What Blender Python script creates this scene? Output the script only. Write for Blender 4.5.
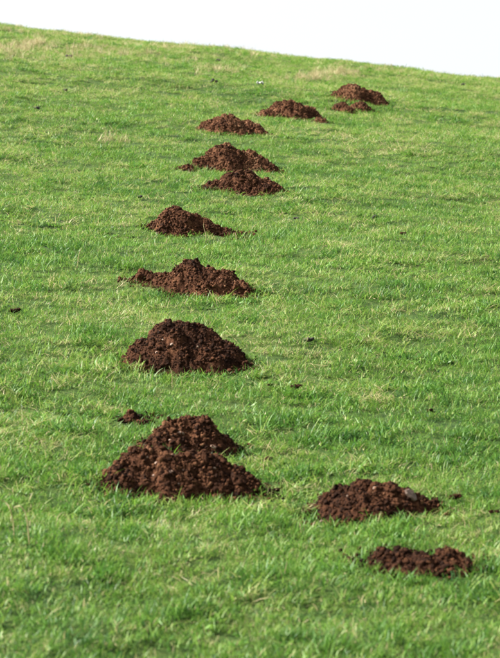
import bpy, math, random
import numpy as np
from mathutils import Vector, Matrix, Euler

R = math.radians
for o in list(bpy.data.objects):
    bpy.data.objects.remove(o)
scene = bpy.context.scene
col = scene.collection
random.seed(4)
rng = np.random.default_rng(11)

# ------------------------------------------------------------------ camera
PITCH = R(3.6)
FPX = 2200.0                      # focal length in pixels of a 500 px wide frame
cam_d = bpy.data.cameras.new('camera')
cam = bpy.data.objects.new('camera', cam_d)
col.objects.link(cam)
cam.location = (0, 0, 0)
cam.rotation_euler = (math.pi / 2 + PITCH, 0, 0)
cam_d.sensor_fit = 'HORIZONTAL'
cam_d.sensor_width = 24.0
cam_d.lens = FPX * 24.0 / 500.0
cam_d.clip_start = 0.1
cam_d.clip_end = 3000
cam_d.dof.use_dof = True
cam_d.dof.focus_distance = 11.0
cam_d.dof.aperture_fstop = 7.2
scene.camera = cam

# ------------------------------------------------------------------ sky and sun
SUN_EL = R(42)
sun_from = Vector((-1.0, -0.04, 0)).normalized()          # the sun stands to the left
sun_vec = Vector((sun_from.x * math.cos(SUN_EL), sun_from.y * math.cos(SUN_EL), math.sin(SUN_EL)))
world = bpy.data.worlds.new('World')
scene.world = world
world.use_nodes = True
wt = world.node_tree
for n in list(wt.nodes):
    wt.nodes.remove(n)
wo = wt.nodes.new('ShaderNodeOutputWorld')
bg = wt.nodes.new('ShaderNodeBackground')
sky = wt.nodes.new('ShaderNodeTexSky')
hs = wt.nodes.new('ShaderNodeHueSaturation')
sky.sky_type = 'NISHITA'
sky.sun_disc = False
sky.sun_elevation = SUN_EL
sky.sun_rotation = math.atan2(sun_vec.x, sun_vec.y)
sky.dust_density = 4.0
sky.air_density = 1.0
sky.ozone_density = 1.0
hs.inputs['Saturation'].default_value = 0.20
bg.inputs['Strength'].default_value = 0.089
wt.links.new(sky.outputs[0], hs.inputs['Color'])
wt.links.new(hs.outputs[0], bg.inputs['Color'])
wt.links.new(bg.outputs[0], wo.inputs['Surface'])

sd = bpy.data.lights.new('sun', 'SUN')
sd.energy = 5.0
sd.angle = R(0.6)
sd.color = (1.0, 0.95, 0.86)
sun = bpy.data.objects.new('sun', sd)
col.objects.link(sun)
sun.location = (-20, -5, 30)
sun.rotation_euler = sun_vec.to_track_quat('Z', 'Y').to_euler()

scene.view_settings.view_transform = 'Standard'
scene.view_settings.look = 'None'
scene.view_settings.gamma = 1.0
scene.view_settings.use_curve_mapping = False
scene.view_settings.exposure = 1.78
scene.cycles.max_bounces = 4
scene.cycles.diffuse_bounces = 2
scene.cycles.glossy_bounces = 2
scene.cycles.transmission_bounces = 3

# ------------------------------------------------------------------ numeric helpers
def hash2(ix, iy, seed):
    n = (ix.astype(np.int64) * 374761393 + iy.astype(np.int64) * 668265263 + seed * 974711) & 0x7fffffff
    n = ((n ^ (n >> 13)) * 1274126177) & 0x7fffffff
    n = (n ^ (n >> 16)) & 0xffff
    return n / 65535.0

def vnoise(x, y, seed=0):
    """smooth value noise in -1..1"""
    x = np.asarray(x, float); y = np.asarray(y, float)
    ix = np.floor(x); iy = np.floor(y)
    fx = x - ix; fy = y - iy
    fx = fx * fx * fx * (fx * (fx * 6 - 15) + 10)
    fy = fy * fy * fy * (fy * (fy * 6 - 15) + 10)
    a = hash2(ix, iy, seed); b = hash2(ix + 1, iy, seed)
    c = hash2(ix, iy + 1, seed); d = hash2(ix + 1, iy + 1, seed)
    return ((a + (b - a) * fx) * (1 - fy) + (c + (d - c) * fx) * fy) * 2 - 1

def fbm(x, y, seed, octs=3):
    s = 0; a = 1.0; t = 0
    for i in range(octs):
        s = s + a * vnoise(x * 2 ** i, y * 2 ** i, seed + i * 17); t += a; a *= 0.5
    return s / t

def cells(x, y, seed):
    """rounded clods packed side by side: 0 in the creases, up to 1 on a clod"""
    x = np.asarray(x, float); y = np.asarray(y, float)
    ix = np.floor(x); iy = np.floor(y)
    best = np.zeros(x.shape)
    for dx in (-1, 0, 1):
        for dy in (-1, 0, 1):
            cx, cy = ix + dx, iy + dy
            ox = hash2(cx, cy, seed); oy = hash2(cx, cy, seed + 7); sz = .35 + .75 * hash2(cx, cy, seed + 13)
            an = 3.14 * hash2(cx, cy, seed + 19); el = .65 + .35 * hash2(cx, cy, seed + 23)
            ux = x - cx - ox; uy = y - cy - oy
            p = ux * np.cos(an) + uy * np.sin(an); q = (-ux * np.sin(an) + uy * np.cos(an)) / el
            best = np.maximum(best, sz * np.sqrt(np.clip(1 - (p * p + q * q) / (sz * sz * .8), 0, 1)))
    return best

def sstep(a, b, v):
    t = np.clip((v - a) / (b - a), 0, 1)
    return t * t * (3 - 2 * t)

# ------------------------------------------------------------------ the hill
HILL_S = math.tan(R(15.0))
HILL_H = 1.97
Y0, KC = 19.0, 0.00345

def hill(x, y):
    x = np.asarray(x, float); y = np.asarray(y, float)
    t = np.clip(y - Y0, 0, None)
    tmax = HILL_S / (2 * KC)
    drop = np.where(t < tmax, KC * t * t, KC * tmax * tmax + HILL_S * (t - tmax))
    cross = 0.03 + 0.083 * sstep(5, 26, y)
    xs = 40 * np.tanh(x / 40)
    yy = np.maximum(y, -60) 
    return HILL_S * yy - HILL_H - drop - cross * xs + 0.02

def bumps(x, y):
    n = 0.045 * vnoise(x / 1.9, y / 1.9, 3) + 0.022 * vnoise(x / 0.62, y / 0.62, 5)
    n = n + 0.017 * vnoise(x / 0.21, y / 0.21, 8)
    return n * sstep(0, 1, 1.0 - (np.abs(x) - 20) / 20)

def ground(x, y):
    return hill(x, y) + bumps(x, y)

cP, sP = math.cos(PITCH), math.sin(PITCH)
def pix_dir(px, py):
    u = (px - 250.0) / FPX; v = (329.0 - py) / FPX
    return np.array([u, cP - v * sP, sP + v * cP])

def pix_ground(px, py):
    """where the line of sight through a photo pixel meets the hill"""
    d = pix_dir(px, py)
    ts = np.linspace(3.0, 40, 8000)
    z = d[2] * ts - ground(d[0] * ts, d[1] * ts)
    i = int(np.argmax(z < 0))
    if z[i] >= 0:
        i = int(np.argmin(z))
    t = ts[i]
    return d[0] * t, d[1] * t, t

def ppm(t):            # pixels per metre at that distance
    return FPX / t

# ------------------------------------------------------------------ mesh helpers
def mesh_from(name, verts, faces, smooth=True, attrs=None):
    """faces: int array (n,3) or (n,4)"""
    verts = np.asarray(verts, np.float32); faces = np.asarray(faces, np.int32)
    me = bpy.data.meshes.new(name)
    k = faces.shape[1]
    me.vertices.add(len(verts)); me.vertices.foreach_set('co', verts.ravel())
    me.loops.add(faces.size); me.loops.foreach_set('vertex_index', faces.ravel())
    me.polygons.add(len(faces))
    me.polygons.foreach_set('loop_start', np.arange(0, faces.size, k, dtype=np.int32))
    me.polygons.foreach_set('loop_total', np.full(len(faces), k, np.int32))
    me.polygons.foreach_set('use_smooth', np.full(len(faces), smooth, bool))
    for an, av in (attrs or {}).items():
        a = me.attributes.new(an, 'FLOAT', 'POINT')
        a.data.foreach_set('value', np.asarray(av, np.float32))
    me.update(calc_edges=True)
    return me

def add(name, me, mat=None, parent=None, loc=(0, 0, 0), kind=None, label=None, cat=None, group=None):
    o = bpy.data.objects.new(name, me)
    col.objects.link(o)
    o.location = loc
    if mat is not None and me is not None and not me.materials:
        me.materials.append(mat)
    if parent is not None: o.parent = parent
    if kind: o['kind'] = kind
    if label: o['label'] = label
    if cat: o['category'] = cat
    if group: o['group'] = group
    return o

# ------------------------------------------------------------------ materials
def new_mat(name):
    m = bpy.data.materials.new(name); m.use_nodes = True
    nt = m.node_tree
    for n in list(nt.nodes): nt.nodes.remove(n)
    return m, nt, nt.nodes.new, nt.links.new

def ramp(N, stops):
    r = N('ShaderNodeValToRGB')
    e = r.color_ramp.elements
    while len(e) < len(stops): e.new(0.5)
    for i, (p, c) in enumerate(stops):
        e[i].position = p; e[i].color = (*c, 1)
    return r

def noise_node(N, L, scale, detail=3.0, rough=0.55, vec=None):
    n = N('ShaderNodeTexNoise'); n.inputs['Scale'].default_value = scale
    n.inputs['Detail'].default_value = detail; n.inputs['Roughness'].default_value = rough
    if vec is not None: L(vec, n.inputs['Vector'])
    return n

def math_node(N, L, op, a, b, clamp=False):
    n = N('ShaderNodeMath'); n.operation = op; n.use_clamp = clamp
    for i, v in enumerate((a, b)):
        if isinstance(v, (int, float)): n.inputs[i].default_value = v
        else: L(v, n.inputs[i])
    return n.outputs[0]

GREENS = [(0.0, (0.018, 0.070, 0.016)), (0.25, (0.060, 0.158, 0.022)), (0.50, (0.116, 0.232, 0.030)),
          (0.70, (0.174, 0.266, 0.044)), (0.86, (0.245, 0.275, 0.090)), (1.0, (0.40, 0.34, 0.19))]

def grass_material(name, shift=0.0):
    m, nt, N, L = new_mat(name)
    out = N('ShaderNodeOutputMaterial')
    geo = N('ShaderNodeNewGeometry')
    tone = N('ShaderNodeAttribute'); tone.attribute_name = 'tone'
    tint = N('ShaderNodeAttribute'); tint.attribute_type = 'INSTANCER'; tint.attribute_name = 'tint'
    big = noise_node(N, L, 0.55, 3, 0.6, geo.outputs['Position'])
    mid = noise_node(N, L, 3.2, 3, 0.6, geo.outputs['Position'])
    f = math_node(N, L, 'ADD', tone.outputs['Fac'], math_node(N, L, 'MULTIPLY', math_node(N, L, 'SUBTRACT', big.outputs['Fac'], 0.5), 0.32))
    f = math_node(N, L, 'ADD', f, math_node(N, L, 'MULTIPLY', math_node(N, L, 'SUBTRACT', mid.outputs['Fac'], 0.5), 0.50))
    f = math_node(N, L, 'ADD', f, tint.outputs['Fac'])
    f = math_node(N, L, 'ADD', f, shift, True)
    cr = ramp(N, GREENS); L(f, cr.inputs[0])
    p = N('ShaderNodeBsdfPrincipled')
    L(cr.outputs[0], p.inputs['Base Color'])
    p.inputs['Roughness'].default_value = 0.5
    p.inputs['Specular IOR Level'].default_value = 0.35
    tr = N('ShaderNodeBsdfTranslucent')
    L(cr.outputs[0], tr.inputs['Color'])
    mx = N('ShaderNodeMixShader'); mx.inputs[0].default_value = 0.42
    L(p.outputs[0], mx.inputs[1]); L(tr.outputs[0], mx.inputs[2])
    L(mx.outputs[0], out.inputs['Surface'])
    return m

M_grass = grass_material('grass_blades')
M_tuft = grass_material('lush_grass_blades', -0.03)

def straw_material():
    m, nt, N, L = new_mat('dry_straw')
    out = N('ShaderNodeOutputMaterial')
    tone = N('ShaderNodeAttribute'); tone.attribute_name = 'tone'
    cr = ramp(N, [(0, (0.10, 0.14, 0.03)), (0.45, (0.24, 0.22, 0.085)), (0.7, (0.34, 0.28, 0.14)), (1, (0.46, 0.39, 0.22))])
    L(tone.outputs['Fac'], cr.inputs[0])
    p = N('ShaderNodeBsdfPrincipled'); L(cr.outputs[0], p.inputs['Base Color'])
    p.inputs['Roughness'].default_value = 0.6
    tr = N('ShaderNodeBsdfTranslucent'); L(cr.outputs[0], tr.inputs['Color'])
    mx = N('ShaderNodeMixShader'); mx.inputs[0].default_value = 0.25
    L(p.outputs[0], mx.inputs[1]); L(tr.outputs[0], mx.inputs[2])
    L(mx.outputs[0], out.inputs['Surface'])
    return m
M_straw = straw_material()

def ground_material():
    m, nt, N, L = new_mat('turf_thatch')
    out = N('ShaderNodeOutputMaterial')
    geo = N('ShaderNodeNewGeometry')
    a = noise_node(N, L, 38, 6, 0.75, geo.outputs['Position'])
    b = noise_node(N, L, 1.2, 3, 0.6, geo.outputs['Position'])
    f = math_node(N, L, 'ADD', a.outputs['Fac'], math_node(N, L, 'MULTIPLY', math_node(N, L, 'SUBTRACT', b.outputs['Fac'], 0.5), 0.5), True)
    cr = ramp(N, [(0.28, (0.016, 0.026, 0.008)), (0.45, (0.030, 0.064, 0.012)), (0.6, (0.055, 0.092, 0.018)), (0.75, (0.09, 0.082, 0.034))])
    L(f, cr.inputs[0])
    p = N('ShaderNodeBsdfPrincipled'); L(cr.outputs[0], p.inputs['Base Color'])
    p.inputs['Roughness'].default_value = 0.9
    p.inputs['Specular IOR Level'].default_value = 0.15
    bp = N('ShaderNodeBump'); bp.inputs['Distance'].default_value = 0.03; bp.inputs['Strength'].default_value = 0.8
    L(a.outputs['Fac'], bp.inputs['Height']); L(bp.outputs[0], p.inputs['Normal'])
    L(p.outputs[0], out.inputs['Surface'])
    return m
M_ground = ground_material()

def soil_material():
    m, nt, N, L = new_mat('red_brown_soil')
    out = N('ShaderNodeOutputMaterial')
    geo = N('ShaderNodeNewGeometry')
    tone = N('ShaderNodeAttribute'); tone.attribute_name = 'tone'
    inf = N('ShaderNodeObjectInfo')
    a = noise_node(N, L, 90, 4, 0.65, geo.outputs['Position'])
    b = noise_node(N, L, 9, 3, 0.6, geo.outputs['Position'])
    f = math_node(N, L, 'ADD', tone.outputs['Fac'], math_node(N, L, 'MULTIPLY', math_node(N, L, 'SUBTRACT', a.outputs['Fac'], 0.5), 0.7))
    f = math_node(N, L, 'ADD', f, math_node(N, L, 'MULTIPLY', math_node(N, L, 'SUBTRACT', b.outputs['Fac'], 0.5), 0.6), True)
    cr = ramp(N, [(0.0, (0.0042, 0.0017, 0.0009)), (0.32, (0.0165, 0.0062, 0.0028)), (0.55, (0.047, 0.0182, 0.0082)),
                  (0.76, (0.110, 0.050, 0.025)), (1.0, (0.22, 0.125, 0.072))])
    L(f, cr.inputs[0])
    p = N('ShaderNodeBsdfPrincipled'); L(cr.outputs[0], p.inputs['Base Color'])
    p.inputs['Roughness'].default_value = 0.9
    p.inputs['Specular IOR Level'].default_value = 0.08
    bp = N('ShaderNodeBump'); bp.inputs['Distance'].default_value = 0.012; bp.inputs['Strength'].default_value = 0.9
    L(a.outputs['Fac'], bp.inputs['Height']); L(bp.outputs[0], p.inputs['Normal'])
    L(p.outputs[0], out.inputs['Surface'])
    return m
M_soil = soil_material()

def plain_noise_mat(name, c0, c1, scale, rough):
    m, nt, N, L = new_mat(name)
    out = N('ShaderNodeOutputMaterial')
    geo = N('ShaderNodeNewGeometry')
    a = noise_node(N, L, scale, 4, 0.6, geo.outputs['Position'])
    cr = ramp(N, [(0.3, c0), (0.7, c1)]); L(a.outputs['Fac'], cr.inputs[0])
    p = N('ShaderNodeBsdfPrincipled'); L(cr.outputs[0], p.inputs['Base Color'])
    p.inputs['Roughness'].default_value = rough
    bp = N('ShaderNodeBump'); bp.inputs['Distance'].default_value = 0.004; bp.inputs['Strength'].default_value = 0.6
    L(a.outputs['Fac'], bp.inputs['Height']); L(bp.outputs[0], p.inputs['Normal'])
    L(p.outputs[0], out.inputs['Surface'])
    return m
M_stone = plain_noise_mat('pale_flint', (0.11, 0.066, 0.044), (0.27, 0.18, 0.13), 60, 0.7)
M_slab = plain_noise_mat('grey_brown_flint', (0.055, 0.034, 0.024), (0.14, 0.092, 0.068), 45, 0.7)
M_dung = plain_noise_mat('dark_dung', (0.005, 0.0045, 0.004), (0.018, 0.014, 0.010), 120, 0.85)
M_white = plain_noise_mat('white_scrap', (0.40, 0.40, 0.39), (0.55, 0.55, 0.54), 60, 0.8)

# ------------------------------------------------------------------ molehills: outline data
# lobes in photo pixels: centre x, pixel row of the base centre, half width, height, depth / width
HILLS = [
 dict(label='farthest brown molehill, rounded and highest up the grassy slope near the crest',
      lobes=[(354, 99, 24, 16.5, 1.0), (372, 101, 17, 12, .9), (338, 97, 9, 5, 1.)]),
 dict(label='low flat spill of brown soil directly in front of the farthest molehill', name='soil_patch', cat='soil patch',
      lobes=[(345, 107.5, 13, 6, .9), (362, 108, 12, 6.5, .9)]),
 dict(label='second farthest molehill, long brown mound with a small lump at its right end',
      lobes=[(291, 115, 25, 16, .9), (307, 116, 15, 12, .9), (270, 114, 13, 7, .8), (321, 119.5, 6.5, 4, .8)]),
 dict(label='third molehill down from the crest, standing alone left of the long mound',
      lobes=[(228, 129.5, 25, 16, .9), (244, 131, 24, 12.5, .8), (260, 133, 12, 6, .8), (208, 128, 11, 9, .8)]),
 dict(label='upper and taller of the two touching molehills in the upper middle of the slope',
      lobes=[(228, 167, 32, 23, .9), (247, 168.5, 31, 19, .9), (266, 172, 15, 9, .8), (187, 167, 8, 4, .8), (205, 166, 14, 11, .8)]),
 dict(label='lower and flatter of the two touching molehills in the upper middle of the slope',
      lobes=[(243, 187, 31, 17.5, .8), (262, 189, 25, 11, .8), (279, 191, 10, 4, .8), (215, 186, 15, 6, .8)]),
 dict(label='molehill with peak at left and a long low tail of soil running right',
      lobes=[(177, 229, 29, 23, .9), (194, 230, 28, 18, .9), (214, 232.5, 22, 8, .7), (236, 234, 11, 4, .6), (154, 226, 11, 6, .8)]),
 dict(label='pointed molehill with a separate small lump of soil at its left',
      lobes=[(194, 285, 32, 25.5, .85), (214, 287.5, 36, 19, .8), (238, 292, 19, 8, .8), (143, 279, 17, 9, .7), (163, 282, 19, 11, .8)]),
 dict(label='large steep dark brown molehill alone in the middle of the slope, left of centre',
      lobes=[(184, 362, 52, 41, .85), (214, 365, 34, 24, .9), (148, 359, 28, 18, .9), (238, 366, 13, 7, .8)]),
 dict(label='rear molehill mostly hidden behind the big stony molehill in the foreground',
      lobes=[(180, 448, 34, 29, .8), (160, 448, 23, 16, .7), (198, 448, 33, 29, .8), (217, 449, 21, 14, .8)]),
 dict(label='biggest nearest molehill, dotted with pale stones, at lower left',
      lobes=[(166, 488, 55, 36.5, .85), (222, 491, 43, 24, .8), (133, 485, 34, 19, .8), (199, 488, 47, 37, .85)]),
 dict(label='flat topped molehill at lower right carrying one large flat stone',
      lobes=[(366, 507, 48, 23.5, .95), (395, 506, 34, 21, .9), (340, 507, 27, 16, .8), (426, 507, 17, 8, .8)]),
 dict(label='lowest flattened patch of brown soil at the lower right, nearest the camera', name='soil_patch', cat='soil patch',
      lobes=[(397, 565, 34, 14, .8), (428, 569, 40, 14, .7), (455, 567, 27, 14, .8), (381, 563, 19, 11, .8)]),
 dict(label='tiny heap of dark soil in the grass behind the stony molehill', name='soil_patch', cat='soil patch',
      lobes=[(132, 418, 9, 6, .9), (143, 421, 8, 4.5, .8)]),
]
for H in HILLS:
    L_ = []
    for (cx, by, hw, hp, dr) in H['lobes']:
        x, y, t = pix_ground(cx, by + 2.5)
        s = ppm(t)
        L_.append((x, y, hw / s, hp / s, dr * hw / s))
    H['w'] = L_
    H['t'] = np.mean([pix_ground(l[0], l[1])[2] for l in H['lobes']])
    H['x0'] = min(l[0] - l[2] for l in L_) - .06; H['x1'] = max(l[0] + l[2] for l in L_) + .06
    H['y0'] = min(l[1] - l[4] for l in L_) - .06; H['y1'] = max(l[1] + l[4] for l in L_) + .06

def heap_height(H, x, y, fine=True):
    x = np.asarray(x, float); y = np.asarray(y, float)
    wx = x + 0.022 * fbm(x / .11, y / .11, 31); wy = y + 0.022 * fbm(x / .11, y / .11, 57)
    best = np.full(x.shape, -1.0)
    for (cx, cy, rx, h, ry) in H['w']:
        r = np.sqrt(((wx - cx) / rx) ** 2 + ((wy - cy) / ry) ** 2)
        v = h * (1 - r ** 1.95)
        v = np.where(r > 1, -h * (r - 1) * 1.6, v)
        k = 0.045
        d = np.clip(0.5 + 0.5 * (v - best) / k, 0, 1)
        best = best * (1 - d) + v * d + k * d * (1 - d) * 0.5
    if fine:
        e = sstep(-0.02, 0.03, best)
        qx = x + .006 * vnoise(x / .017, y / .017, 61); qy = y + .006 * vnoise(x / .017, y / .017, 67)
        big = cells(qx / .052, qy / .052, 71); mid = cells(qx / .027, qy / .027, 73); sml = cells(qx / .013, qy / .013, 79)
        best = best + e * (0.025 * (big - .45) + 0.0105 * (mid - .4) + 0.0065 * (sml - .4) + .004 * vnoise(x / .008, y / .008, 83))
    return best

def any_heap(x, y):
    h = np.full(np.shape(x), -1.0)
    for H in HILLS:
        m = (x > H['x0']) & (x < H['x1']) & (y > H['y0']) & (y < H['y1'])
        if m.any():
            h[m] = np.maximum(h[m], heap_height(H, x[m], y[m], False))
    return h

# ------------------------------------------------------------------ ground sheet
def grow(a, step, lim, f):
    o = []; v = a; s = step
    while v < lim:
        s *= f; v += s; o.append(v)
    return o
xs = list(np.arange(-6.5, 6.5001, 0.06)); g = grow(6.5, .06, 900, 1.16)
xs = np.array([-v for v in g[::-1]] + xs + g)
ys = list(np.arange(3.0, 36, 0.055)); ga = grow(36, .055, 900, 1.14); gb = grow(-3.0, .07, 500, 1.2)
ys = np.array([-v for v in gb[::-1]] + ys + ga)
X, Y = np.meshgrid(xs, ys)
Z = ground(X, Y)
nx, ny = len(xs), len(ys)
I = np.arange(nx * ny).reshape(ny, nx)
quads = np.stack([I[:-1, :-1], I[:-1, 1:], I[1:, 1:], I[1:, :-1]], -1).reshape(-1, 4)
me = mesh_from('ground', np.stack([X, Y, Z], -1).reshape(-1, 3), quads)
add('ground', me, M_ground, kind='structure', label='steep green pasture hillside rising to a bare crest', cat='hillside')

# ------------------------------------------------------------------ blades and tufts
def blades(n, rad, l0, l1, w0, w1, lean0, lean1, tone_mu, tone_sd, curl=1.0, straw=0.0):
    """n grass blades round the origin: tapered, bent strips; returns verts, tris, tone"""
    a = rng.uniform(0, 2 * np.pi, n); rr = rad * np.sqrt(rng.uniform(0, 1, n))
    root = np.stack([rr * np.cos(a), rr * np.sin(a), np.full(n, -0.004)], -1)
    az = rng.uniform(0, 2 * np.pi, n)
    ln = rng.uniform(l0, l1, n); wd = rng.uniform(w0, w1, n)
    le = rng.uniform(lean0, lean1, n); cu = rng.uniform(0.2, 1.3, n) * curl
    tw = az + np.pi / 2 + rng.normal(0, .7, n)
    side = np.stack([np.cos(tw), np.sin(tw), np.zeros(n)], -1)
    P = root.copy(); rows = [P.copy()]
    for k in range(3):
        th = le + cu * (k + .3) / 2.2
        d = np.stack([np.sin(th) * np.cos(az), np.sin(th) * np.sin(az), np.cos(th)], -1)
        P = P + d * (ln / 3)[:, None]; rows.append(P.copy())
    ws = (1.0, .85, .6)
    V = np.zeros((n, 7, 3))
    for k in range(3):
        o = side * (wd * ws[k] / 2)[:, None]
        V[:, 2 * k] = rows[k] - o; V[:, 2 * k + 1] = rows[k] + o
    V[:, 6] = rows[3]
    T = np.array([[0, 1, 3], [0, 3, 2], [2, 3, 5], [2, 5, 4], [4, 5, 6]])
    F = (T[None] + (np.arange(n) * 7)[:, None, None]).reshape(-1, 3)
    tn = rng.normal(tone_mu, tone_sd, n)
    if straw:
        m = rng.uniform(0, 1, n) < straw
        tn[m] = rng.uniform(.85, 1.1, m.sum())
    return V.reshape(-1, 3), F, np.repeat(tn, 7)

def join(parts):
    V, F, T = [], [], []; off = 0
    for v, f, t in parts:
        V.append(v); F.append(f + off); T.append(t); off += len(v)
    return np.concatenate(V), np.concatenate(F), np.concatenate(T)

tuft_coll = bpy.data.collections.new('turf_tufts')       # instance sources of the grass, not in the scene
def tuft_source(name, parts, mat):
    v, f, t = join(parts)
    me = mesh_from(name, v, f, True, {'tone': t}); me.materials.append(mat)
    o = bpy.data.objects.new(name, me); tuft_coll.objects.link(o)

for i in range(6):      # short cropped turf
    tuft_source('tuft_%02d' % i, [blades(48, .058, .016, .040, .0018, .0032, .10, 1.2, .47, .17, 1.0, .09)], M_grass)
for i in range(6, 8):   # lusher, longer clumps
    tuft_source('tuft_%02d' % i, [blades(36, .045, .026, .056, .0024, .0040, .05, .95, .36, .13, 1.0, .03)], M_grass)
for i in range(8, 10):  # dead thatch
    tuft_source('tuft_%02d' % i, [blades(20, .06, .03, .075, .002, .0036, .6, 1.4, .80, .12, .6, .25),
                                  blades(12, .05, .02, .05, .0026, .0045, .2, 1.0, .55, .12)], M_grass)
for i in range(10, 12): # pale standing straw
    tuft_source('tuft_%02d' % i, [blades(26, .05, .06, .15, .002, .0038, .0, .6, .76, .2, .7)], M_straw)

for i in range(12, 14): # small broad leaves of clover and daisy between the grass
    tuft_source('tuft_%02d' % i, [blades(22, .05, .014, .028, .006, .0105, .5, 1.3, .36, .10, .6),
                                  blades(20, .055, .016, .04, .0021, .0036, .10, 1.1, .5, .15)], M_grass)

def scatter_tree():
    ng = bpy.data.node_groups.new('grass_scatter', 'GeometryNodeTree')
    ng.interface.new_socket('Geometry', in_out='INPUT', socket_type='NodeSocketGeometry')
    ng.interface.new_socket('Geometry', in_out='OUTPUT', socket_type='NodeSocketGeometry')
    N = ng.nodes.new; L = ng.links.new
    gi = N('NodeGroupInput'); go = N('NodeGroupOutput')
    ci = N('GeometryNodeCollectionInfo'); ci.inputs['Collection'].default_value = tuft_coll
    ci.inputs['Separate Children'].default_value = True; ci.inputs['Reset Children'].default_value = True
    def attr(nm, ty):
        n = N('GeometryNodeInputNamedAttribute'); n.data_type = ty; n.inputs['Name'].default_value = nm
        return n.outputs['Attribute']
    ip = N('GeometryNodeInstanceOnPoints')
    L(gi.outputs[0], ip.inputs['Points']); L(ci.outputs[0], ip.inputs['Instance'])
    ip.inputs['Pick Instance'].default_value = True
    L(attr('pick', 'INT'), ip.inputs['Instance Index'])
    rot = N('FunctionNodeEulerToRotation')
    L(attr('turn', 'FLOAT_VECTOR'), rot.inputs[0]); L(rot.outputs[0], ip.inputs['Rotation'])
    L(attr('size', 'FLOAT_VECTOR'), ip.inputs['Scale'])
    L(ip.outputs[0], go.inputs[0])
    return ng
SCATTER = scatter_tree()

def scatter(name, pts, turn, size, pick, tint, **kw):
    me = bpy.data.meshes.new(name)
    me.vertices.add(len(pts)); me.vertices.foreach_set('co', np.asarray(pts, np.float32).ravel())
    def A(n, ty, key, v, dt):
        a = me.attributes.new(n, ty, 'POINT'); a.data.foreach_set(key, np.asarray(v, dt).ravel())
    A('turn', 'FLOAT_VECTOR', 'vector', turn, np.float32); A('size', 'FLOAT_VECTOR', 'vector', size, np.float32)
    A('pick', 'INT', 'value', pick, np.int32); A('tint', 'FLOAT', 'value', tint, np.float32)
    me.update()
    o = add(name, me, **kw)
    md = o.modifiers.new('scatter', 'NODES'); md.node_group = SCATTER
    return o

# candidate points, thinning out with distance and to the sides
def field_points():
    out = []
    for y0 in np.arange(3.6, 36, 0.4):
        ym = y0 + .2
        hw = .1136 * ym + 1.6
        den = max(270, min(900, 760 * (8 / ym) ** .95))
        if ym > 31: den = 110
        n = int(den * .4 * 2 * hw)
        out.append(np.stack([rng.uniform(-hw, hw, n), rng.uniform(y0, y0 + .4, n)], -1))
        n = int(45 * .4 * 6)
        for s in (-1, 1):
            out.append(np.stack([s * rng.uniform(hw, hw + 3, n // 2), rng.uniform(y0, y0 + .4, n // 2)], -1))
    return np.concatenate(out)

pts = field_points()
x, y = pts[:, 0], pts[:, 1]
hh = any_heap(x, y)
thin = (hh > -.035) & (rng.uniform(0, 1, len(x)) < .40)
keep = ((hh < -0.004) & ~thin) | ((hh < 0.020) & (rng.uniform(0, 1, len(x)) < .40))
x, y, hh = x[keep], y[keep], hh[keep]
n = len(x)
clump = vnoise(x / .21, y / .21, 91) * .55 + vnoise(x / .085, y / .085, 95) * .6
patch = vnoise(x / 1.1, y / .9, 99) * .6 + vnoise(x / .4, y / .4, 98) * .5
u = rng.uniform(0, 1, n)
pick = rng.integers(0, 6, n)
lush = (clump + .25 * patch > .40) & (u < .5)
pick[lush] = rng.integers(6, 8, lush.sum())
dead = (patch < .05) & (u > .76)
pick[dead] = rng.integers(8, 10, dead.sum())
broad = (vnoise(x / .35, y / .35, 303) > .25) & (u > .35) & (u < .62)
pick[broad] = rng.integers(12, 14, broad.sum())
near_heap = (hh > -.06)
m = near_heap & (u < .5); pick[m] = rng.integers(6, 8, m.sum())
sz = rng.uniform(.75, 1.2, n) * (1 + .22 * np.clip(clump, -1, 1))
sz = sz * np.where(near_heap & (hh > -.02), .85, 1.0)
far = sstep(9, 30, y)
sz3 = np.stack([sz * (1 + .35 * far), sz * (1 + .35 * far), sz * (1 - .12 * far)], -1)
turn = np.stack([rng.normal(0, .16, n), rng.normal(0, .16, n), rng.uniform(0, 6.283, n)], -1)
tint = rng.normal(0, .07, n) - .08 * np.clip(clump, -.6, 1) + .11 * far - .012
scatter('grass', np.stack([x, y, ground(x, y)], -1), turn, sz3, pick, tint,
        kind='stuff', label='short bright green pasture grass covering the hillside', cat='grass')

# pale dead grass along the crest and behind the farthest molehill
DRY = [(8, 50, 18, 5, 100), (34, 46, 14, 6, 100), (60, 52, 34, 6, 85), (105, 55, 34, 6, 50), (178, 60, 40, 6, 30), (225, 70, 24, 4, 42), (320, 77, 12, 4, 75), (340, 74, 14, 4, 80),
       (305, 80, 18, 3, 40), (375, 70, 25, 3, 20), (10, 30, 20, 3, 40), (60, 36, 45, 3, 60), (185, 47, 60, 3, 45), (118, 141, 14, 3, 10)]
P = []
for (cx, cy, sx, sy, k) in DRY:
    for j in range(int(k * .75)):
        px = cx + random.gauss(0, sx * .7); py = cy + random.gauss(0, sy * .6)
        gx, gy, gt = pix_ground(px, py)
        if gy < 33.5: P.append((gx, gy))
for px in np.linspace(-10, 510, 60):
    yc = 26 + .106 * px
    for j in range(random.choice((0, 0, 1, 1, 2, 4))):
        gx, gy, gt = pix_ground(px + random.gauss(0, 4), yc + random.uniform(1, 6))
        if gy < 33.5: P.append((gx, gy))
P = np.array(P); n = len(P)
scatter('dead_grass', np.stack([P[:, 0], P[:, 1], ground(P[:, 0], P[:, 1])], -1),
        np.stack([rng.normal(0, .2, n), rng.normal(0, .2, n), rng.uniform(0, 6.28, n)], -1),
        np.repeat(rng.uniform(.3, .9, n)[:, None], 3, 1), rng.integers(10, 12, n), np.zeros(n),
        kind='stuff', label='pale dead straw coloured grass in patches below the crest', cat='dead grass')

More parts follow.
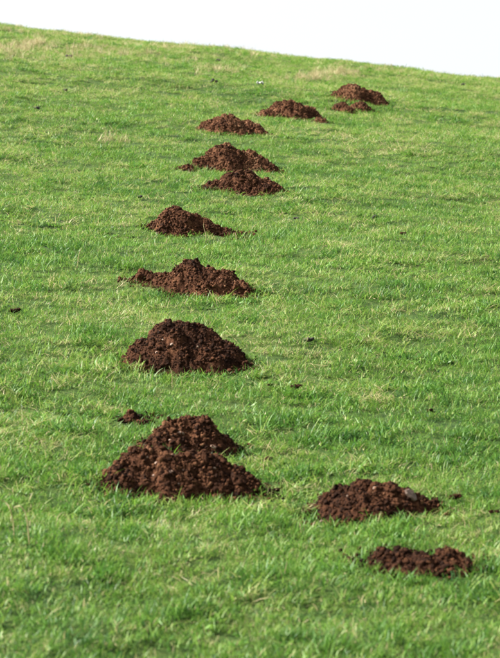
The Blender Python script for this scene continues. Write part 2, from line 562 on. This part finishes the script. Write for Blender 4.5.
# ------------------------------------------------------------------ molehills
def ico(sub):
    import bmesh
    bm = bmesh.new(); bmesh.ops.create_icosphere(bm, subdivisions=sub, radius=1.0)
    v = np.array([p.co[:] for p in bm.verts]); f = np.array([[q.index for q in p.verts] for p in bm.faces]); bm.free()
    return v, f
ICO = {1: ico(1), 2: ico(2), 3: ico(3)}

def lump(sub, seed, amp=.28, flat=(1, 1, 1), freq=1.6):
    v, f = ICO[sub]
    r_ = np.random.default_rng(seed)
    d = np.zeros(len(v))
    for k in range(5):
        w = r_.normal(0, freq * (1 + .5 * k), 3); d += np.sin(v @ w + r_.uniform(0, 6.28)) / (1 + .5 * k)
    d = d / 2.2
    return v * (1 + amp * d)[:, None] * np.array(flat), f

def crumb(sub, seed, jit, flat=(1, .8, .7)):
    v, f = lump(sub, seed, .45, flat, 2.2)
    r_ = np.random.default_rng(seed + 5)
    return v * (1 + r_.uniform(-jit, jit, len(v)))[:, None], f
CL = {s: [crumb(s, 100 * s + k, .20, (1, .6 + .06 * k, .8 - .05 * k)) for k in range(8)] for s in (1, 2)}

def rand_rots(n):
    q = rng.normal(size=(n, 4)); q /= np.linalg.norm(q, axis=1)[:, None]
    w, a, b, c = q.T
    return np.stack([np.stack([1 - 2 * (b * b + c * c), 2 * (a * b - c * w), 2 * (a * c + b * w)], -1),
                     np.stack([2 * (a * b + c * w), 1 - 2 * (a * a + c * c), 2 * (b * c - a * w)], -1),
                     np.stack([2 * (a * c - b * w), 2 * (b * c + a * w), 1 - 2 * (a * a + b * b)], -1)], 1)

CLOD_ME = []
for k in range(6):
    v, f = crumb(3, 900 + k, .07, (1, .78, .66))
    me = mesh_from('clod', v, f, True, {'tone': np.full(len(v), .45 + .1 * (k % 3))}); me.materials.append(M_soil); CLOD_ME.append(me)
STONE_ME = []
for k in range(4):
    v, f = lump(2, 950 + k, .2, (1, .72, .5), 1.1)
    me = mesh_from('stone', v, f, False); me.materials.append(M_stone); STONE_ME.append(me)

def surf(H, x, y):
    return ground(x, y) + heap_height(H, x, y)

heap_roots = []
for hi, H in enumerate(HILLS):
    s = ppm(H['t'])
    cx = float(np.mean([l[0] for l in H['w'][:2]])); cy = float(np.mean([l[1] for l in H['w'][:2]]))
    base = np.array([cx, cy, float(ground(cx, cy))])
    root = add(H.get('name', 'molehill'), None, loc=tuple(base), label=H['label'], cat=H.get('cat', 'molehill'), group='soil heaps thrown up along the slope')
    heap_roots.append(root)
    # heap body: height field over the turf
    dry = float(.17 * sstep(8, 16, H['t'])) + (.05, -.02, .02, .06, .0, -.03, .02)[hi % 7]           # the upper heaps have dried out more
    st = max(.0032, .9 / s / 1.556)
    gx = np.arange(H['x0'], H['x1'], st); gy = np.arange(H['y0'], H['y1'], st)
    X, Y = np.meshgrid(gx, gy)
    h = heap_height(H, X, Y)
    Z = ground(X, Y) + np.where(h > 0, h, h * 1.6)
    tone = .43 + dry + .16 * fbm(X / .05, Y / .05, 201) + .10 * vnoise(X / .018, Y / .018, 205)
    jx = (rng.uniform(-.3, .3, X.shape)) * st
    V = np.stack([X + jx - base[0], Y - base[1], Z - base[2]], -1).reshape(-1, 3)
    I = np.arange(X.size).reshape(X.shape)
    Q = np.stack([I[:-1, :-1], I[:-1, 1:], I[1:, 1:], I[1:, :-1]], -1).reshape(-1, 4)
    ok = (h.ravel()[Q] > -.02).any(1)
    Q = Q[ok]; used = np.unique(Q); rm = np.zeros(X.size, int); rm[used] = np.arange(len(used))
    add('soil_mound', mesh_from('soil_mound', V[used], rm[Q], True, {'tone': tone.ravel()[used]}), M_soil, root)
    # loose crumbs over the heap, more of them spilling at its foot
    area = sum(math.pi * l[2] * l[4] for l in H['w'])
    n = int(min(8000, 20000 * area + 150))
    px = rng.uniform(H['x0'], H['x1'], n * 5); py = rng.uniform(H['y0'], H['y1'], n * 5)
    hv = heap_height(H, px, py)
    pr = np.where(hv > 0, 1.0, np.exp(hv / .022) * .60)
    k = rng.uniform(0, 1, n * 5) < pr
    px, py, hv = px[k][:n], py[k][:n], hv[k][:n]; n = len(px)
    r = np.clip(np.exp(rng.normal(math.log(.0038), .50, n)), .0018, .013)
    r = np.where(hv < 0, r * .8, r)
    if s < 200: r = r * 1.12
    sub = 2 if s > 270 else 1
    Rm = rand_rots(n); ki = rng.integers(0, 8, n)
    bv = np.stack([c[0] for c in CL[sub]]); bf = CL[sub][0][1]
    vv = np.einsum('nij,nkj->nki', Rm, bv[ki]) * r[:, None, None]
    zz = ground(px, py) + np.where(hv > 0, hv, rng.uniform(.002, .016, n))
    vv += np.stack([px - base[0], py - base[1], zz - base[2]], -1)[:, None, :]
    m_ = bv.shape[1]
    ff = (bf[None] + (np.arange(n) * m_)[:, None, None]).reshape(-1, 3)
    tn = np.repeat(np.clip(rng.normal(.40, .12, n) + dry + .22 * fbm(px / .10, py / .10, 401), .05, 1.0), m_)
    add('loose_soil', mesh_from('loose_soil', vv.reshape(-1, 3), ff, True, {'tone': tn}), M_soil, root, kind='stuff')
    # the larger clods, each a piece of its own
    nb = int(np.clip(area * 70, 4, 22))
    tries = 0; made = 0
    while made < nb and tries < 4000:
        tries += 1
        x1 = random.uniform(H['x0'], H['x1']); y1 = random.uniform(H['y0'], H['y1'])
        h1 = float(heap_height(H, np.array([x1]), np.array([y1]))[0])
        if h1 < -.012 or (h1 < 0 and random.random() < .6): continue
        rr = random.uniform(.010, .019) * (1.0 if h1 > 0 else .8)
        c = add('clod', random.choice(CLOD_ME), None, root,
                (x1 - base[0], y1 - base[1], float(ground(x1, y1)) + max(h1, 0) + (-rr * .25 if h1 > 0 else rr * .3) - base[2]))
        c.scale = (rr * random.uniform(.8, 1.3), rr, rr * random.uniform(.8, 1.1))
        c.rotation_euler = [random.uniform(0, 6.28) for _ in range(3)]
        made += 1

def hit_heap(H, px, py):
    d = pix_dir(px, py)
    ts = np.linspace(H['t'] - 1.2, H['t'] + 1.2, 4000)
    z = d[2] * ts - (ground(d[0] * ts, d[1] * ts) + np.maximum(heap_height(H, d[0] * ts, d[1] * ts), 0))
    i = int(np.argmax(z < 0)); t = ts[i]
    return d * t, t

# pale stones bedded in the heaps
STONES = {10: [(157, 463, 2.6), (163, 478, 2.2), (171, 472, 3.6), (147, 457, 2.4), (186, 453, 3.2), (173, 455, 2.2), (195, 463, 2.5), (178, 484, 2.4),
               (141, 486, 2.4), (155, 476, 3.0), (120, 478, 1.8), (205, 476, 2.2), (215, 468, 2.0), (183, 470, 1.6)],
          9: [(181, 433, 3.0), (170, 440, 1.8), (214, 447, 3.4)],
          8: [(141, 332, 2.6), (163, 340, 2.0), (172, 344, 2.4), (157, 352, 2.0), (198, 347, 1.8)],
          11: [(376, 487, 3.4), (322, 521, 2.6), (349, 496, 2.2)],
          6: [(144, 224, 2.0), (206, 236, 1.8)]}
for hi, lst in STONES.items():
    H = HILLS[hi]; root = heap_roots[hi]
    for j, (px, py, rp) in enumerate(lst):
        p, t = hit_heap(H, px, py)
        rr = 1.15 * rp / ppm(t)
        c = add('stone', STONE_ME[j % 4], None, root, tuple(Vector(p) + Vector((0, rr * .25, -rr * .1)) - root.location))
        c.scale = (rr, rr, rr); c.rotation_euler = (random.uniform(-.6, .6), random.uniform(-.6, .6), random.uniform(0, 6.28))

# the flat slab of flint on the lower right molehill
p, t = hit_heap(HILLS[11], 411, 496)
rr = 8.0 / ppm(t)
outl = [(-1, -.15), (-.72, .42), (-.1, .55), (.55, .38), (1, .05), (.8, -.4), (.1, -.52), (-.6, -.45)]
V = []
for z, k in ((-.2, .88), (-.12, 1.0), (.1, .98), (.2, .82)):
    V += [(a * k * rr, b * k * rr, (z + .07 * math.sin(3 * a + 2 * b + 4 * z)) * rr) for a, b in outl]
V += [(0, 0, -.2 * rr), (.05 * rr, 0, .24 * rr)]
F = []
for k in range(8):
    q = (k + 1) % 8
    for lv in range(3):
        F += [(lv * 8 + k, lv * 8 + q, lv * 8 + 8 + q), (lv * 8 + k, lv * 8 + 8 + q, lv * 8 + 8 + k)]
    F += [(32, q, k), (33, 24 + k, 24 + q)]
slab = add('flat_stone', mesh_from('flat_stone', V, F, False), M_slab, loc=tuple(p + np.array([0, -.006, .004])),
           label='large flat grey brown stone on the right flank of the lower right molehill', cat='stone')
slab.rotation_euler = (R(58), R(44), R(8))

# ------------------------------------------------------------------ small lumps lying in the grass
def dung(px, py, wpx, label, mat, cat='dropping', name='dropping', n=3, group='small dark lumps lying in the grass'):
    gx, gy, t = pix_ground(px, py)
    r = 1.1 * wpx / 2 / ppm(t)
    n += 1
    parts = []
    for k in range(n):
        v, f = crumb(3, int(px * 7 + k), .07, (1, .85, .75))
        rk = r * (.62 if n > 1 else 1) * random.uniform(.75, 1.1)
        off = np.array([(k - (n - 1) / 2) * r * .55, random.uniform(-.5, .5) * r, rk * .5 + random.uniform(0, .5) * r])
        parts.append((v * rk + off, f, np.full(len(v), .35)))
    V, F, T = join(parts)
    return add(name, mesh_from(name, V, F, True, {'tone': T}), mat, loc=(gx, gy, float(ground(gx, gy)) + .015),
               label=label, cat=cat, group=group)

dung(69, 59, 5.0, 'black lump below the pale dead straw near the crest at upper left', M_dung)
dung(214, 84, 5.0, 'black lump on the upper slope, up and left of the second farthest molehill', M_dung)
dung(218, 63, 4.5, 'small black lump highest on the slope, just under the middle of the crest', M_dung, n=2)
dung(65, 93, 4.5, 'thin dark lump on the open upper left slope, below the straw', M_dung, n=2)
dung(37, 111, 4.5, 'dark lump nearest the left edge high on the slope', M_dung, n=2)
dung(309, 345, 7.5, 'black lump alone in the grass right of the steep middle molehill', M_dung)
dung(296, 222, 4.5, 'small dark lump in the grass right of the long tailed molehill', M_dung, n=2)
dung(140, 200, 4.0, 'tiny dark lump in the grass above the long tailed molehill', M_dung, n=2)
dung(375, 221, 5.0, 'dark lump standing in for a dark green grass tuft on the open right slope level with the long tailed molehill', M_dung, n=2)  # a dark green grass tuft, built as a dung-coloured lump
dung(403, 237, 4.5, 'low dark lump standing in for the shade under a grass tuft, farther right on the open slope', M_soil, 'clod', 'soil_clod')  # dark lump placed where there is only green shade under a tuft
dung(296, 393, 8, 'brown clod of soil in the grass right of centre, below the black lump', M_soil, 'clod', 'soil_clod')
dung(270, 390, 4.5, 'small brown clod just left of the bigger clod right of centre', M_soil, 'clod', 'soil_clod', n=2)
dung(431, 417, 6.5, 'brown clod in the grass at right, above the flat topped molehill', M_soil, 'clod', 'soil_clod', n=2)
dung(269, 465, 7, 'dark clod in the grass right of the big stony molehill', M_soil, 'clod', 'soil_clod', n=2)
dung(455, 504, 10, 'loose clod just right of the flat topped molehill', M_soil, 'clod', 'soil_clod')
dung(494, 519, 7, 'dark clod at the right edge of the picture', M_soil, 'clod', 'soil_clod')
dung(15, 316, 8, 'dark clod half hidden in grass at the left edge', M_soil, 'clod', 'soil_clod')
dung(274, 498, 8, 'clod rolled off the right foot of the big stony molehill', M_soil, 'clod', 'soil_clod')
dung(308, 519, 6, 'small clod at the left foot of the flat topped molehill', M_soil, 'clod', 'soil_clod', n=2)
dung(463, 87, 4, 'tiny dark speck of a lump far right below the crest', M_dung, n=2)

# white scrap beside the second farthest molehill
gx, gy, t = pix_ground(260, 88)
w = 3.6 / ppm(t)
V = []; n = 7
for k in range(n):
    for j in range(4):
        V.append(((k / 6 - .5) * 2 * w, (j / 3 - .5) * w * 1.1, .035 + w * .35 * math.sin(k * 1.7 + j) + w * .25 * math.cos(j * 2.3)))
F = [[k * 4 + j, (k + 1) * 4 + j, (k + 1) * 4 + j + 1, k * 4 + j + 1] for k in range(n - 1) for j in range(3)]
o = add('white_scrap', mesh_from('white_scrap', V, F), M_white, loc=(gx, gy, float(ground(gx, gy)) + .01),
        label='tiny crumpled white scrap in the grass left of the farthest molehill', cat='scrap')
o.modifiers.new('thickness', 'SOLIDIFY').thickness = .002

# ------------------------------------------------------------------ single dry stems and lush tufts
def stem(points, r0, r1, label, group='dry grass stems standing in the turf', bits=()):
    """a curved dry stem through photo pixels standing at one distance"""
    bx, by_, t = pix_ground(*points[0])
    z0 = float(ground(bx, by_))
    s = ppm(t)
    ctr = [(0, 0, -.01)] + [((px - points[0][0]) / s, random.uniform(-.01, .01), (points[0][1] - py) / s + .015) for px, py in points[1:]]
    ctr = [Vector(c) for c in ctr]
    fine = []
    for i in range(len(ctr) - 1):
        p0 = ctr[max(i - 1, 0)]; p1 = ctr[i]; p2 = ctr[i + 1]; p3 = ctr[min(i + 2, len(ctr) - 1)]
        for k in range(5):
            u = k / 5
            fine.append(.5 * ((2 * p1) + (p2 - p0) * u + (2 * p0 - 5 * p1 + 4 * p2 - p3) * u * u + (3 * p1 - p0 - 3 * p2 + p3) * u ** 3))
    fine.append(ctr[-1])
    V = []; F = []; m = len(fine)
    for i, p in enumerate(fine):
        d = (fine[min(i + 1, m - 1)] - fine[max(i - 1, 0)]).normalized()
        a = d.cross(Vector((0, 1, 0))).normalized(); b = d.cross(a)
        r = r0 + (r1 - r0) * i / (m - 1)
        for k in range(6):
            V.append(p + a * r * math.cos(k * math.pi / 3) + b * r * math.sin(k * math.pi / 3))
    for i in range(m - 1):
        for k in range(6):
            F.append([i * 6 + k, i * 6 + (k + 1) % 6, (i + 1) * 6 + (k + 1) % 6, (i + 1) * 6 + k])
    # papery leaf remnants at the tip: short flat strips with thickness
    return add('dry_stem', mesh_from('dry_stem', [tuple(v) for v in V], F, True, {'tone': np.full(len(V), .62)}), M_straw,
               loc=(bx, by_, z0), label=label, cat='dry stem', group=group)

stem([(14, 540), (13, 528), (10, 515), (5, 508), (-3, 504)], .0019, .0012, 'arching pale dry stem cut by the left edge in the foreground')
stem([(30, 548), (28, 532), (25, 518), (20, 512), (14, 513)], .0021, .0013, 'arching pale dry stem second from the left edge in the foreground')
stem([(73, 57), (73, 50), (74, 43), (75, 41)], .0042, .002, 'tallest upright dry stem in the straw near the crest')
stem([(78, 57), (77, 50), (77.5, 44)], .0040, .002, 'upright dry stem just right of the tallest one near the crest')
stem([(67, 56), (66.5, 51), (67, 46)], .0036, .002, 'upright dry stem just left of the tallest one near the crest')
stem([(206, 243), (205.5, 237), (203.5, 229), (204, 226)], .0018, .001, 'thin dry stem in front of the long tailed molehill')
stem([(77, 268), (79, 258), (82, 251)], .002, .001, 'thin leaning dry stem on the left slope beside the pointed molehill')
stem([(172, 388), (172, 378), (169, 370)], .0018, .001, 'thin pale stem at the front foot of the steep middle molehill')

def lush_tuft(px, py, hpx, label, tone=.5, n=46):
    gx, gy, t = pix_ground(px, py)
    h = hpx / ppm(t)
    v, f, tn = blades(n, h * .38, h * .55, h * 1.15, .0034, .0058, .05, .75, tone, .10, 1.1, .03)
    me = mesh_from('grass_tuft', v, f, True, {'tone': tn})
    return add('grass_tuft', me, M_tuft, loc=(gx, gy, float(ground(gx, gy))), label=label, cat='grass tuft', group='taller grass tufts at the feet of the molehills')

lush_tuft(135, 372, 20, 'bright tall grass tuft at the left front foot of the steep middle molehill', .62)
lush_tuft(168, 382, 13, 'short bright grass tuft at the front foot of the steep middle molehill', .62)
lush_tuft(256, 378, 15, 'grass tuft at the right foot of the steep middle molehill', .5)
lush_tuft(102, 483, 18, 'grass tuft at the left tip of the big stony molehill', .6)
lush_tuft(150, 503, 16, 'grass tuft before the left front of the big stony molehill', .5)
lush_tuft(190, 508, 14, 'grass tuft before the middle front of the big stony molehill', .5)
lush_tuft(236, 511, 18, 'grass tuft before the right front of the big stony molehill', .55)
lush_tuft(258, 496, 16, 'dark grass tuft at the right tip of the big stony molehill', .35)
lush_tuft(371, 521, 16, 'grass tuft at the front foot of the flat topped molehill', .58)
lush_tuft(398, 526, 14, 'dark grass tuft at the right front of the flat topped molehill', .3)
lush_tuft(252, 297, 9, 'grass tuft at the right tip of the pointed molehill', .5)
lush_tuft(196, 299, 9, 'grass tuft before the pointed molehill', .55)
lush_tuft(424, 586, 16, 'grass tuft in front of the lowest soil patch', .5)
lush_tuft(375, 573, 14, 'grass tuft at the left front of the lowest soil patch', .55)
lush_tuft(391, 107, 5, 'dark grass tuft at the right foot of the farthest molehill', .3)
